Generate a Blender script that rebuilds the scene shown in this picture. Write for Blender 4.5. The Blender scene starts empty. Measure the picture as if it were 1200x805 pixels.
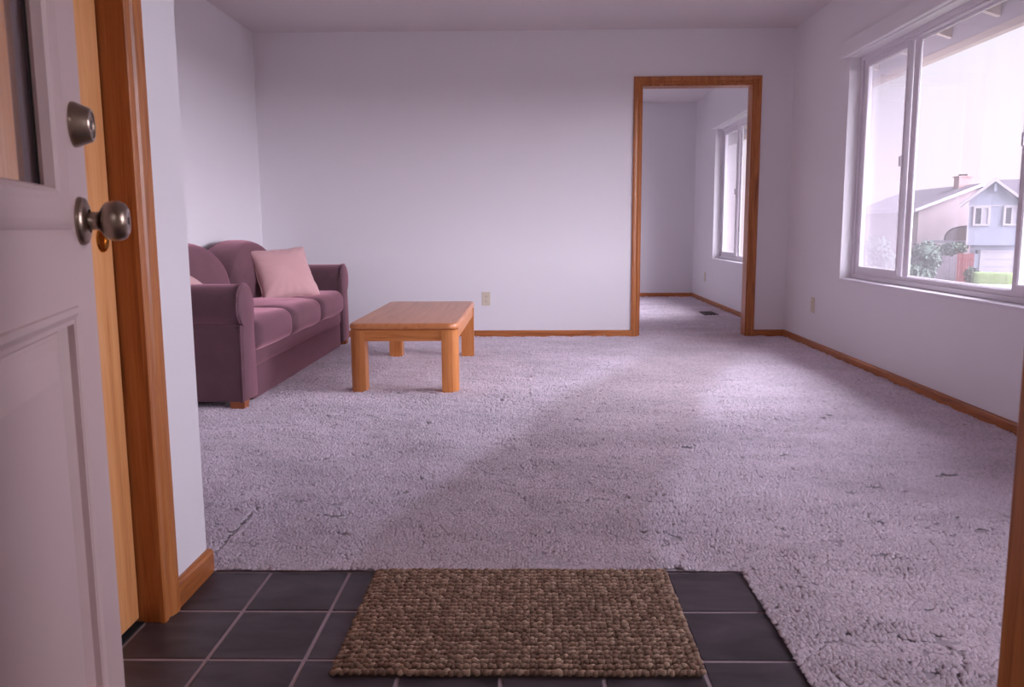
import bpy, bmesh, math, random
import numpy as np
from mathutils import Vector, Matrix
random.seed(7)
SC = bpy.context.scene
COL = SC.collection

# ------------------------------------------------------------------ camera
cam_data = bpy.data.cameras.new('camera')
cam = bpy.data.objects.new('camera', cam_data)
COL.objects.link(cam)
ca = Vector((0.99987, 0.015253, -0.005207)); cb = Vector((0.003197, 0.128953, 0.991646)); cc = Vector((-0.015797, 0.991533, -0.128887))
cam.matrix_world = Matrix(((ca.x, cb.x, -cc.x, 0.0), (ca.y, cb.y, -cc.y, 0.0), (ca.z, cb.z, -cc.z, 0.9045), (0, 0, 0, 1)))
cam_data.sensor_fit = 'HORIZONTAL'
cam_data.sensor_width = 36.0
cam_data.lens = 27.048
cam_data.shift_x = -0.00648
cam_data.shift_y = -0.01518
cam_data.clip_start = 0.02
cam_data.clip_end = 400
cam_data.dof.use_dof = True
cam_data.dof.focus_distance = 3.6
cam_data.dof.aperture_fstop = 9.0
SC.camera = cam

# ------------------------------------------------------------------ sky, sun, exposure
SKY_STRENGTH = 0.48
SUN_STRENGTH = 12.5
EXPOSURE = 1.25
world = bpy.data.worlds.new('dusk_sky')
SC.world = world
world.use_nodes = True
wn = world.node_tree
wn.nodes.clear()
w_out = wn.nodes.new('ShaderNodeOutputWorld')
w_bg = wn.nodes.new('ShaderNodeBackground')
w_tc = wn.nodes.new('ShaderNodeTexCoord')
w_sep = wn.nodes.new('ShaderNodeSeparateXYZ')
w_ramp = wn.nodes.new('ShaderNodeValToRGB')
w_ramp.color_ramp.elements[0].position = 0.0
w_ramp.color_ramp.elements[0].color = (0.98, 0.79, 0.84, 1)
w_ramp.color_ramp.elements[1].position = 0.45
w_ramp.color_ramp.elements[1].color = (0.88, 0.86, 1.0, 1)
e = w_ramp.color_ramp.elements.new(0.12)
e.color = (0.93, 0.85, 0.95, 1)
wn.links.new(w_tc.outputs['Generated'], w_sep.inputs[0])
wn.links.new(w_sep.outputs['Z'], w_ramp.inputs[0])
wn.links.new(w_ramp.outputs[0], w_bg.inputs[0])
w_bg.inputs[1].default_value = SKY_STRENGTH
wn.links.new(w_bg.outputs[0], w_out.inputs[0])

sun_data = bpy.data.lights.new('dusk_sun', 'SUN')
sun_data.energy = SUN_STRENGTH
sun_data.color = (0.91, 0.865, 1.0)
sun_data.angle = math.radians(80)
sun = bpy.data.objects.new('dusk_sun', sun_data)
COL.objects.link(sun)
sun_dir = Vector((-0.85, 0.43, -0.31)).normalized()      # the way the light travels
sun.rotation_euler = sun_dir.to_track_quat('-Z', 'Y').to_euler()

SC.view_settings.view_transform = 'Standard'
SC.view_settings.look = 'None'
SC.view_settings.exposure = EXPOSURE
SC.view_settings.gamma = 1.0
SC.view_settings.use_curve_mapping = False
SC.cycles.max_bounces = 14
SC.cycles.diffuse_bounces = 8
SC.cycles.glossy_bounces = 4
SC.cycles.transparent_max_bounces = 16
SC.cycles.sample_clamp_indirect = 8.0

# ------------------------------------------------------------------ helpers
def lin(r, g, b):
    def f(c):
        c /= 255.0
        return c / 12.92 if c <= 0.04045 else ((c + 0.055) / 1.055) ** 2.4
    return (f(r), f(g), f(b), 1.0)

def new_mat(name):
    m = bpy.data.materials.new(name)
    m.use_nodes = True
    nt = m.node_tree
    return m, nt, nt.nodes['Principled BSDF']

def node(nt, kind, **kw):
    n = nt.nodes.new(kind)
    for k, v in kw.items():
        setattr(n, k, v)
    return n

def plain(name, color, rough=0.6, metal=0.0, noise=0.0, nscale=20.0, bump=0.0, bscale=200.0, sheen=0.0):
    m, nt, p = new_mat(name)
    p.inputs['Base Color'].default_value = color
    p.inputs['Roughness'].default_value = rough
    p.inputs['Metallic'].default_value = metal
    if sheen:
        p.inputs['Sheen Weight'].default_value = sheen
        p.inputs['Sheen Roughness'].default_value = 0.45
    tc = node(nt, 'ShaderNodeTexCoord')
    if noise:
        t = node(nt, 'ShaderNodeTexNoise')
        t.inputs['Scale'].default_value = nscale
        t.inputs['Detail'].default_value = 4
        nt.links.new(tc.outputs['Object'], t.inputs['Vector'])
        mx = node(nt, 'ShaderNodeMix', data_type='RGBA')
        mx.inputs['A'].default_value = tuple(c * (1 - noise) for c in color[:3]) + (1,)
        mx.inputs['B'].default_value = tuple(min(1, c * (1 + noise)) for c in color[:3]) + (1,)
        nt.links.new(t.outputs['Fac'], mx.inputs['Factor'])
        nt.links.new(mx.outputs['Result'], p.inputs['Base Color'])
    if bump:
        t2 = node(nt, 'ShaderNodeTexNoise')
        t2.inputs['Scale'].default_value = bscale
        t2.inputs['Detail'].default_value = 3
        nt.links.new(tc.outputs['Object'], t2.inputs['Vector'])
        b = node(nt, 'ShaderNodeBump')
        b.inputs['Strength'].default_value = bump
        b.inputs['Distance'].default_value = 0.004
        nt.links.new(t2.outputs['Fac'], b.inputs['Height'])
        nt.links.new(b.outputs[0], p.inputs['Normal'])
    return m

def wood(name, dark, mid, light, axis='Z', rough=0.38, scale=1.0):
    """Oak: long streaks along one axis of the piece."""
    m, nt, p = new_mat(name)
    tc = node(nt, 'ShaderNodeTexCoord')
    oi = node(nt, 'ShaderNodeObjectInfo')
    add = node(nt, 'ShaderNodeVectorMath', operation='ADD')
    sc3 = node(nt, 'ShaderNodeVectorMath', operation='SCALE')
    sc3.inputs['Scale'].default_value = 7.0
    nt.links.new(oi.outputs['Random'], sc3.inputs[0])
    nt.links.new(tc.outputs['Object'], add.inputs[0])
    nt.links.new(sc3.outputs[0], add.inputs[1])
    mp = node(nt, 'ShaderNodeMapping')
    s = [26.0 * scale] * 3
    s['XYZ'.index(axis)] = 1.6 * scale
    mp.inputs['Scale'].default_value = s
    nt.links.new(add.outputs[0], mp.inputs['Vector'])
    t = node(nt, 'ShaderNodeTexNoise')
    t.inputs['Scale'].default_value = 1.0
    t.inputs['Detail'].default_value = 5
    t.inputs['Roughness'].default_value = 0.62
    t.inputs['Distortion'].default_value = 0.9
    nt.links.new(mp.outputs[0], t.inputs['Vector'])
    mp2 = node(nt, 'ShaderNodeMapping')
    s2 = [240.0 * scale] * 3
    s2['XYZ'.index(axis)] = 9.0 * scale
    mp2.inputs['Scale'].default_value = s2
    nt.links.new(add.outputs[0], mp2.inputs['Vector'])
    t2 = node(nt, 'ShaderNodeTexNoise')
    t2.inputs['Scale'].default_value = 1.0
    t2.inputs['Detail'].default_value = 2
    nt.links.new(mp2.outputs[0], t2.inputs['Vector'])
    mixf = node(nt, 'ShaderNodeMath', operation='MULTIPLY_ADD')
    mixf.inputs[1].default_value = 0.28
    nt.links.new(t2.outputs['Fac'], mixf.inputs[0])
    mulf = node(nt, 'ShaderNodeMath', operation='MULTIPLY')
    mulf.inputs[1].default_value = 0.78
    nt.links.new(t.outputs['Fac'], mulf.inputs[0])
    nt.links.new(mulf.outputs[0], mixf.inputs[2])
    r = node(nt, 'ShaderNodeValToRGB')
    r.color_ramp.elements[0].position = 0.33
    r.color_ramp.elements[0].color = dark
    r.color_ramp.elements[1].position = 0.72
    r.color_ramp.elements[1].color = light
    el = r.color_ramp.elements.new(0.5)
    el.color = mid
    nt.links.new(mixf.outputs[0], r.inputs[0])
    nt.links.new(r.outputs[0], p.inputs['Base Color'])
    p.inputs['Roughness'].default_value = rough
    b = node(nt, 'ShaderNodeBump')
    b.inputs['Strength'].default_value = 0.12
    b.inputs['Distance'].default_value = 0.002
    nt.links.new(t2.outputs['Fac'], b.inputs['Height'])
    nt.links.new(b.outputs[0], p.inputs['Normal'])
    return m

def mesh_from_bm(bm, name, smooth=False, angle=None):
    bmesh.ops.recalc_face_normals(bm, faces=bm.faces)
    me = bpy.data.meshes.new(name)
    bm.to_mesh(me)
    bm.free()
    if smooth:
        me.polygons.foreach_set('use_smooth', [True] * len(me.polygons))
        if angle:
            me.set_sharp_from_angle(angle=math.radians(angle))
    return me

def tag(o, label=None, cat=None, group=None, kind=None):
    if label: o['label'] = label
    if cat: o['category'] = cat
    if group: o['group'] = group
    if kind: o['kind'] = kind
    return o

def root(name, loc, rz=0.0, **kw):
    o = bpy.data.objects.new(name, None)
    o.empty_display_size = 0.1
    o.location = loc
    o.rotation_euler = (0, 0, rz)
    COL.objects.link(o)
    o['origin'] = list(loc)
    return tag(o, **kw)

def origin(p):
    return Vector(p['origin']) if p is not None and 'origin' in p.keys() else Vector((0, 0, 0))

def obj(name, bm, m, parent=None, smooth=False, angle=None, local=False):
    """Link one mesh object. Vertices come in room coordinates (local=False) and are moved into the parent's frame."""
    me = bm if isinstance(bm, bpy.types.Mesh) else mesh_from_bm(bm, name, smooth, angle)
    off = Vector((0, 0, 0))
    q = parent
    while q is not None:
        off += origin(q)
        q = q.parent
    if not local and off.length > 0:
        me.transform(Matrix.Translation(-off))
    me.materials.append(m)
    o = bpy.data.objects.new(name, me)
    COL.objects.link(o)
    if parent is not None:
        o.parent = parent
    return o

def B(*boxes):
    bm = bmesh.new()
    for b in boxes:
        add_box(bm, *b)
    return bm

def add_box(bm, x0, x1, y0, y1, z0, z1, bev=0.0, seg=2):
    x0, x1 = min(x0, x1), max(x0, x1); y0, y1 = min(y0, y1), max(y0, y1); z0, z1 = min(z0, z1), max(z0, z1)
    vs = [bm.verts.new((x, y, z)) for z in (z0, z1) for y in (y0, y1) for x in (x0, x1)]
    fs = [bm.faces.new([vs[i] for i in f]) for f in ((0, 2, 3, 1), (4, 5, 7, 6), (0, 1, 5, 4), (2, 6, 7, 3), (0, 4, 6, 2), (1, 3, 7, 5))]
    if bev:
        es = list({ed for f in fs for ed in f.edges})
        bmesh.ops.bevel(bm, geom=es, offset=bev, segments=seg, affect='EDGES', profile=0.5)
    return bm

def prism(bm, pts, frame):
    """Close a polygon (2-D pts) into a solid; frame(p, k) -> 3-D point of end k (0 or 1)."""
    n = len(pts)
    a = [bm.verts.new(frame(p, 0)) for p in pts]
    b = [bm.verts.new(frame(p, 1)) for p in pts]
    bm.faces.new(a)
    bm.faces.new(list(reversed(b)))
    for i in range(n):
        bm.faces.new((a[i], b[i], b[(i + 1) % n], a[(i + 1) % n]))
    return bm

def ring(bm, x0, x1, z0, z1, prof, place, open_bottom=False):
    """Mitred frame round a rectangle. prof: list of (t, d) - t outward from the rectangle, d depth. place(x, z, d) -> point."""
    loops = []
    for t, d in prof:
        if open_bottom:
            c = [(x0 - t, z0), (x0 - t, z1 + t), (x1 + t, z1 + t), (x1 + t, z0)]
        else:
            c = [(x0 - t, z0 - t), (x0 - t, z1 + t), (x1 + t, z1 + t), (x1 + t, z0 - t)]
        loops.append([bm.verts.new(place(x, z, d)) for x, z in c])
    n = len(prof)
    for i in range(n):
        A, Bq = loops[i], loops[(i + 1) % n]
        for k in range(3 if open_bottom else 4):
            j = (k + 1) % 4
            bm.faces.new((A[k], A[j], Bq[j], Bq[k]))
    if open_bottom:
        bm.faces.new([l[0] for l in loops])
        bm.faces.new([l[3] for l in reversed(loops)])
    return bm

def lathe(bm, prof, place, seg=32):
    """prof: list of (r, h); place(x, y, h) -> point."""
    rings = []
    for r, hh in prof:
        if r < 1e-6:
            rings.append([bm.verts.new(place(0, 0, hh))])
        else:
            rings.append([bm.verts.new(place(r * math.cos(2 * math.pi * k / seg), r * math.sin(2 * math.pi * k / seg), hh)) for k in range(seg)])
    for a, b in zip(rings, rings[1:]):
        for k in range(seg):
            j = (k + 1) % seg
            if len(a) == 1 and len(b) == 1: continue
            if len(a) == 1: bm.faces.new((a[0], b[k], b[j]))
            elif len(b) == 1: bm.faces.new((a[k], b[0], a[j]))
            else: bm.faces.new((a[k], b[k], b[j], a[j]))
    return bm

def tube(bm, pts, r, seg=8, closed=False):
    pts = [Vector(p) for p in pts]
    rings = []
    n = len(pts)
    for i, p in enumerate(pts):
        a = pts[(i - 1) % n] if closed or i > 0 else p
        b = pts[(i + 1) % n] if closed or i < n - 1 else p
        d = (b - a).normalized()
        ref = Vector((0, 0, 1)) if abs(d.z) < 0.9 else Vector((1, 0, 0))
        u = d.cross(ref).normalized(); v = d.cross(u)
        rings.append([bm.verts.new(p + r * (math.cos(2 * math.pi * k / seg) * u + math.sin(2 * math.pi * k / seg) * v)) for k in range(seg)])
    m = n if closed else n - 1
    for i in range(m):
        a, b = rings[i], rings[(i + 1) % n]
        best = 0
        if closed and i == n - 1:
            best = min(range(seg), key=lambda s: (a[0].co - b[s].co).length)
        for k in range(seg):
            bm.faces.new((a[k], b[(k + best) % seg], b[(k + 1 + best) % seg], a[(k + 1) % seg]))
    if not closed:
        bm.faces.new(rings[0]); bm.faces.new(list(reversed(rings[-1])))
    return bm

def rounded_block(hx, hy, hz, r, n=14):
    """Grid-meshed block with round edges, as (bm, list of verts) about the origin."""
    bm = bmesh.new()
    bmesh.ops.create_cube(bm, size=2.0)
    bmesh.ops.subdivide_edges(bm, edges=bm.edges[:], cuts=n, use_grid_fill=True)
    for v in bm.verts:
        c = [math.copysign(math.sin(abs(q) * math.pi / 2) ** 0.8, q) for q in v.co]
        p = Vector((c[0] * hx, c[1] * hy, c[2] * hz))
        inn = Vector((max(-hx + r, min(hx - r, p.x)), max(-hy + r, min(hy - r, p.y)), max(-hz + r, min(hz - r, p.z))))
        d = p - inn
        if d.length > 1e-9:
            v.co = inn + d.normalized() * r
        else:
            v.co = p
    return bm

def vnoise(x, y, s, seed=0):
    """Smooth value noise, period free, numpy arrays."""
    rng = np.random.RandomState(seed)
    L = rng.rand(257, 257)
    u, v = x / s, y / s
    iu, iv = np.floor(u).astype(int), np.floor(v).astype(int)
    fu, fv = u - iu, v - iv
    fu = fu * fu * (3 - 2 * fu); fv = fv * fv * (3 - 2 * fv)
    iu %= 256; iv %= 256
    return (L[iu, iv] * (1 - fu) * (1 - fv) + L[iu + 1, iv] * fu * (1 - fv) + L[iu, iv + 1] * (1 - fu) * fv + L[iu + 1, iv + 1] * fu * fv)

def np_mesh(name, verts, faces_n, loops):
    me = bpy.data.meshes.new(name)
    nv, nf = len(verts), len(loops) // faces_n
    me.vertices.add(nv); me.vertices.foreach_set('co', verts.astype(np.float32).ravel())
    me.loops.add(nf * faces_n); me.loops.foreach_set('vertex_index', loops.astype(np.int32).ravel())
    me.polygons.add(nf)
    me.polygons.foreach_set('loop_start', np.arange(0, nf * faces_n, faces_n, dtype=np.int32))
    me.update(calc_edges=True)
    me.validate()
    return me

# ------------------------------------------------------------------ materials
M = {}
M['paint'] = plain('wall_paint', (0.81, 0.79, 0.81, 1), 0.75, bump=0.10, bscale=140)
M['ceiling'] = plain('ceiling_paint', (0.70, 0.655, 0.66, 1), 0.9, bump=0.35, bscale=90)
M['white'] = plain('white_vinyl', (0.78, 0.74, 0.79, 1), 0.35)
OAK = dict(dark=lin(124, 68, 30), mid=lin(172, 102, 50), light=lin(196, 128, 72))
for ax in 'XYZ':
    M['oak' + ax] = wood('oak_trim_' + ax.lower(), OAK['dark'], OAK['mid'], OAK['light'], ax, 0.36)
    M['table' + ax] = wood('honey_oak_' + ax.lower(), lin(150, 82, 34), lin(200, 126, 66), lin(214, 144, 84), ax, 0.34)
M['slab'] = wood('closet_oak', lin(192, 124, 70), lin(222, 156, 98), lin(236, 178, 122), 'Z', 0.42, 0.8)
M['brass'] = plain('brass', lin(214, 160, 84), 0.22, 1.0)
M['bronze'] = plain('antique_nickel', lin(158, 140, 124), 0.30, 1.0, noise=0.12, nscale=60)
M['dark'] = plain('dark_gap', (0.012, 0.010, 0.011, 1), 0.8)
M['door_paint'] = plain('taupe_door_paint', lin(192, 168, 164), 0.5, bump=0.08, bscale=60)
M['door_inner'] = plain('pale_inner_paint', lin(196, 200, 222), 0.5)
M['almond'] = plain('almond_plastic', lin(214, 204, 182), 0.4)
M['almond_dark'] = plain('almond_slot', lin(70, 60, 52), 0.6)
M['leg_wood'] = plain('sofa_leg_wood', lin(150, 84, 44), 0.4, noise=0.2, nscale=50)

def fabric(name, base, hi, sheen):
    m, nt, p = new_mat(name)
    tc = node(nt, 'ShaderNodeTexCoord')
    t = node(nt, 'ShaderNodeTexNoise')
    t.inputs['Scale'].default_value = 5.0
    t.inputs['Detail'].default_value = 5
    t.inputs['Roughness'].default_value = 0.65
    nt.links.new(tc.outputs['Object'], t.inputs['Vector'])
    t2 = node(nt, 'ShaderNodeTexNoise')
    t2.inputs['Scale'].default_value = 260.0
    nt.links.new(tc.outputs['Object'], t2.inputs['Vector'])
    ad = node(nt, 'ShaderNodeMath', operation='MULTIPLY_ADD')
    ad.inputs[1].default_value = 0.35
    nt.links.new(t2.outputs['Fac'], ad.inputs[0])
    mu = node(nt, 'ShaderNodeMath', operation='MULTIPLY_ADD')
    mu.inputs[1].default_value = 0.9
    mu.inputs[2].default_value = -0.12
    nt.links.new(t.outputs['Fac'], mu.inputs[0])
    nt.links.new(mu.outputs[0], ad.inputs[2])
    mx = node(nt, 'ShaderNodeMix', data_type='RGBA')
    mx.inputs['A'].default_value = base
    mx.inputs['B'].default_value = hi
    nt.links.new(ad.outputs[0], mx.inputs['Factor'])
    nt.links.new(mx.outputs['Result'], p.inputs['Base Color'])
    p.inputs['Roughness'].default_value = 0.9
    p.inputs['Sheen Weight'].default_value = sheen
    p.inputs['Sheen Roughness'].default_value = 0.5
    p.inputs['Sheen Tint'].default_value = tuple(min(1, c * 4.6) for c in hi[:3]) + (1,)
    b = node(nt, 'ShaderNodeBump')
    b.inputs['Strength'].default_value = 0.25
    b.inputs['Distance'].default_value = 0.002
    nt.links.new(t2.outputs['Fac'], b.inputs['Height'])
    nt.links.new(b.outputs[0], p.inputs['Normal'])
    return m
M['plum'] = fabric('plum_chenille', lin(58, 33, 40), lin(108, 77, 84), 1.0)
M['tabletop'] = wood('honey_oak_top', lin(176, 104, 58), lin(200, 128, 78), lin(212, 144, 94), 'Y', 0.30)
M['pink'] = fabric('dusty_pink_cloth', lin(204, 158, 158), lin(220, 178, 176), 0.2)

def tile_mat():
    m, nt, p = new_mat('slate_tile')
    tc = node(nt, 'ShaderNodeTexCoord')
    oi = node(nt, 'ShaderNodeObjectInfo')
    ad = node(nt, 'ShaderNodeVectorMath', operation='ADD')
    sc3 = node(nt, 'ShaderNodeVectorMath', operation='SCALE'); sc3.inputs['Scale'].default_value = 9.0
    nt.links.new(oi.outputs['Random'], sc3.inputs[0])
    nt.links.new(tc.outputs['Object'], ad.inputs[0]); nt.links.new(sc3.outputs[0], ad.inputs[1])
    mp = node(nt, 'ShaderNodeMapping'); mp.inputs['Rotation'].default_value = (0, 0, 0.6); mp.inputs['Scale'].default_value = (6, 16, 6)
    nt.links.new(ad.outputs[0], mp.inputs['Vector'])
    t = node(nt, 'ShaderNodeTexNoise'); t.inputs['Scale'].default_value = 1.0; t.inputs['Detail'].default_value = 4; t.inputs['Distortion'].default_value = 0.6
    nt.links.new(mp.outputs[0], t.inputs['Vector'])
    r = node(nt, 'ShaderNodeValToRGB')
    r.color_ramp.elements[0].position = 0.35; r.color_ramp.elements[0].color = lin(50, 44, 48)
    r.color_ramp.elements[1].position = 0.75; r.color_ramp.elements[1].color = lin(84, 74, 80)
    nt.links.new(t.outputs['Fac'], r.inputs[0]); nt.links.new(r.outputs[0], p.inputs['Base Color'])
    t3 = node(nt, 'ShaderNodeTexNoise'); t3.inputs['Scale'].default_value = 9.0; t3.inputs['Detail'].default_value = 3
    nt.links.new(ad.outputs[0], t3.inputs['Vector'])
    mr = node(nt, 'ShaderNodeMapRange'); mr.inputs['To Min'].default_value = 0.30; mr.inputs['To Max'].default_value = 0.55
    nt.links.new(t3.outputs['Fac'], mr.inputs['Value']); nt.links.new(mr.outputs[0], p.inputs['Roughness'])
    b = node(nt, 'ShaderNodeBump'); b.inputs['Strength'].default_value = 0.15; b.inputs['Distance'].default_value = 0.004
    nt.links.new(t3.outputs['Fac'], b.inputs['Height']); nt.links.new(b.outputs[0], p.inputs['Normal'])
    return m
M['tile'] = tile_mat()
M['grout'] = plain('grout', lin(158, 140, 144), 0.9, noise=0.15, nscale=60)

def carpet_mat():
    """Yarn colour: mottled mauve grey; 'wear' is the walked lane from the front door to the cased opening plus painted shade by the window wall, 'tint' differs per tuft."""
    m, nt, p = new_mat('carpet_yarn')
    tc = node(nt, 'ShaderNodeTexCoord')
    t = node(nt, 'ShaderNodeTexNoise'); t.inputs['Scale'].default_value = 2.2; t.inputs['Detail'].default_value = 4; t.inputs['Roughness'].default_value = 0.6
    nt.links.new(tc.outputs['Object'], t.inputs['Vector'])
    wear_shade = node(nt, 'ShaderNodeAttribute'); wear_shade.attribute_name = 'wear_shade'
    tint = node(nt, 'ShaderNodeAttribute'); tint.attribute_name = 'tint'
    clean = node(nt, 'ShaderNodeMix', data_type='RGBA')
    clean.inputs['A'].default_value = lin(206, 194, 205); clean.inputs['B'].default_value = lin(230, 218, 229)
    nt.links.new(t.outputs['Fac'], clean.inputs['Factor'])
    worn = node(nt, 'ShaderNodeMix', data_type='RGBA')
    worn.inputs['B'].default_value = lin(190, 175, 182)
    nt.links.new(wear_shade.outputs['Fac'], worn.inputs['Factor'])
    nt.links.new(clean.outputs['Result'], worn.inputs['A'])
    mul = node(nt, 'ShaderNodeVectorMath', operation='SCALE')
    nt.links.new(worn.outputs['Result'], mul.inputs[0]); nt.links.new(tint.outputs['Fac'], mul.inputs['Scale'])
    nt.links.new(mul.outputs[0], p.inputs['Base Color'])
    p.inputs['Roughness'].default_value = 0.95
    p.inputs['Sheen Weight'].default_value = 0.2
    p.inputs['Specular IOR Level'].default_value = 0.2
    return m
M['carpet'] = carpet_mat()

def jute_mat():
    m, nt, p = new_mat('jute_yarn')
    g = node(nt, 'ShaderNodeNewGeometry')
    r = node(nt, 'ShaderNodeValToRGB')
    r.color_ramp.elements[0].position = 0.0; r.color_ramp.elements[0].color = lin(132, 102, 84)
    r.color_ramp.elements[1].position = 1.0; r.color_ramp.elements[1].color = lin(204, 174, 148)
    e1 = r.color_ramp.elements.new(0.6); e1.color = lin(164, 132, 110)
    nt.links.new(g.outputs['Random Per Island'], r.inputs[0])
    tc = node(nt, 'ShaderNodeTexCoord')
    t = node(nt, 'ShaderNodeTexNoise'); t.inputs['Scale'].default_value = 420; t.inputs['Detail'].default_value = 3
    nt.links.new(tc.outputs['Object'], t.inputs['Vector'])
    mx = node(nt, 'ShaderNodeMix', data_type='RGBA', blend_type='MULTIPLY')
    mx.inputs['Factor'].default_value = 0.5
    nt.links.new(r.outputs[0], mx.inputs['A']); nt.links.new(t.outputs['Fac'], mx.inputs['B'])
    nt.links.new(mx.outputs['Result'], p.inputs['Base Color'])
    p.inputs['Roughness'].default_value = 0.85
    b = node(nt, 'ShaderNodeBump'); b.inputs['Strength'].default_value = 0.6; b.inputs['Distance'].default_value = 0.002
    nt.links.new(t.outputs['Fac'], b.inputs['Height']); nt.links.new(b.outputs[0], p.inputs['Normal'])
    return m
M['jute'] = jute_mat()

def glass_mat(name, dust, dust_col, streak=True):
    """Thin pane: clear, with a little gloss and a film of dust in vertical streaks."""
    m = bpy.data.materials.new(name)
    m.use_nodes = True
    nt = m.node_tree
    nt.nodes.clear()
    out = node(nt, 'ShaderNodeOutputMaterial')
    tr = node(nt, 'ShaderNodeBsdfTransparent'); tr.inputs[0].default_value = (0.97, 0.97, 0.98, 1)
    gl = node(nt, 'ShaderNodeBsdfGlossy'); gl.inputs['Roughness'].default_value = 0.02
    fr = node(nt, 'ShaderNodeFresnel')
    ge = node(nt, 'ShaderNodeNewGeometry'); io = node(nt, 'ShaderNodeMapRange')
    io.inputs['To Min'].default_value = 1.35; io.inputs['To Max'].default_value = 1 / 1.35     # same index from either side of the thin pane
    nt.links.new(ge.outputs['Backfacing'], io.inputs['Value']); nt.links.new(io.outputs[0], fr.inputs[0])
    m1 = node(nt, 'ShaderNodeMixShader')
    nt.links.new(fr.outputs[0], m1.inputs[0]); nt.links.new(tr.outputs[0], m1.inputs[1]); nt.links.new(gl.outputs[0], m1.inputs[2])
    df = node(nt, 'ShaderNodeBsdfTranslucent'); df.inputs[0].default_value = dust_col
    m2 = node(nt, 'ShaderNodeMixShader')
    tc = node(nt, 'ShaderNodeTexCoord'); mp = node(nt, 'ShaderNodeMapping'); mp.inputs['Scale'].default_value = (9, 9, 1.1)
    t = node(nt, 'ShaderNodeTexNoise'); t.inputs['Scale'].default_value = 2.0; t.inputs['Detail'].default_value = 5
    nt.links.new(tc.outputs['Object'], mp.inputs['Vector']); nt.links.new(mp.outputs[0], t.inputs['Vector'])
    mr = node(nt, 'ShaderNodeMapRange'); mr.inputs['From Min'].default_value = 0.3; mr.inputs['From Max'].default_value = 0.75
    mr.inputs['To Min'].default_value = dust * (0.8 if streak else 0.95); mr.inputs['To Max'].default_value = dust * (1.25 if streak else 1.05)
    nt.links.new(t.outputs['Fac'], mr.inputs['Value']); nt.links.new(mr.outputs[0], m2.inputs[0])
    nt.links.new(m1.outputs[0], m2.inputs[1]); nt.links.new(df.outputs[0], m2.inputs[2])
    nt.links.new(m2.outputs[0], out.inputs[0])
    return m
M['glass'] = glass_mat('dusty_window_glass', 0.022, (0.85, 0.80, 0.86, 1))
M['door_glass'] = glass_mat('door_lite_glass', 0.06, (0.7, 0.68, 0.7, 1), False)
M['screen'] = glass_mat('insect_screen', 0.22, (0.30, 0.27, 0.30, 1), False)
# outdoors
M['ground'] = plain('dry_ground', lin(104, 104, 88), 0.95, noise=0.25, nscale=0.6)
M['blue_siding'] = plain('pale_blue_siding', lin(152, 156, 174), 0.8)
M['ext_white'] = plain('white_exterior_paint', lin(182, 177, 189), 0.7)
M['beige_stucco'] = plain('beige_stucco', lin(153, 138, 141), 0.85)
M['roof_grey'] = plain('grey_shingles', lin(101, 93, 104), 0.9, noise=0.15, nscale=3)
M['chimney'] = plain('pink_brick', lin(159, 129, 129), 0.9, noise=0.15, nscale=4)
M['fence_grey'] = plain('weathered_fence', lin(126, 115, 126), 0.9, noise=0.2, nscale=3)
M['fence_red'] = plain('red_fence', lin(140, 76, 79), 0.9, noise=0.15, nscale=3)
M['far_glass'] = plain('far_window_glass', lin(65, 67, 76), 0.15)
M['curtain'] = plain('far_curtain', lin(171, 166, 179), 0.8)
M['leaf_green'] = plain('hedge_leaves', lin(128, 148, 97), 0.8, noise=0.35, nscale=6)
M['leaf_dark'] = plain('tree_leaves', lin(88, 104, 92), 0.85, noise=0.35, nscale=2)
M['soffit'] = plain('soffit_paint', lin(172, 156, 152), 0.8)
M['fascia'] = plain('fascia_paint', lin(150, 140, 150), 0.7)
M['stucco'] = plain('house_stucco', lin(176, 166, 166), 0.9, bump=0.3, bscale=60)
M['porch'] = plain('porch_concrete', lin(171, 165, 164), 0.9, noise=0.1, nscale=8)
M['trunk'] = plain('tree_bark', lin(57, 48, 42), 0.9)

# ------------------------------------------------------------------ room shell (metres; +Y into the room, floor at z = 0)
XL, XR, YB, YB2, YF, H, XS = -2.206, 2.095, 6.342, 9.99, 0.24, 2.456, -0.860
XRO = 2.235                      # outer face of the right wall
YR2 = YB + 0.12                  # back of the wall with the cased opening
def setting(name, bm, m, label, cat):
    o = obj(name, bm, m)
    return tag(o, label, cat, kind='structure')

floor = setting('floor', B((XL - .2, XRO, YF - .12, YB2 + .2, -0.20, -0.0022)), M['grout'], 'mauve grey grout bed and slab under the dark entry tiles', 'floor')
ceiling = setting('ceiling', B((XL - .14, XRO, YF - .12, YB2 + .2, H, H + .15)), M['ceiling'], 'plain mauve white ceiling over both rooms', 'ceiling')
setting('wall_left', B((XL - .14, XL, YF - .12, YB + .12, -0.05, H)), M['paint'], 'plain pale wall behind the plum sofa', 'wall')
DL, DR, DH = 0.885, 1.785, 2.035
setting('wall_back', B((XL, DL, YB, YR2, -0.05, H), (DR, XR, YB, YR2, -0.05, H), (DL, DR, YB, YR2, DH, H)), M['paint'],
        'pale wall with the wood cased opening behind the coffee table', 'wall')
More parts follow.
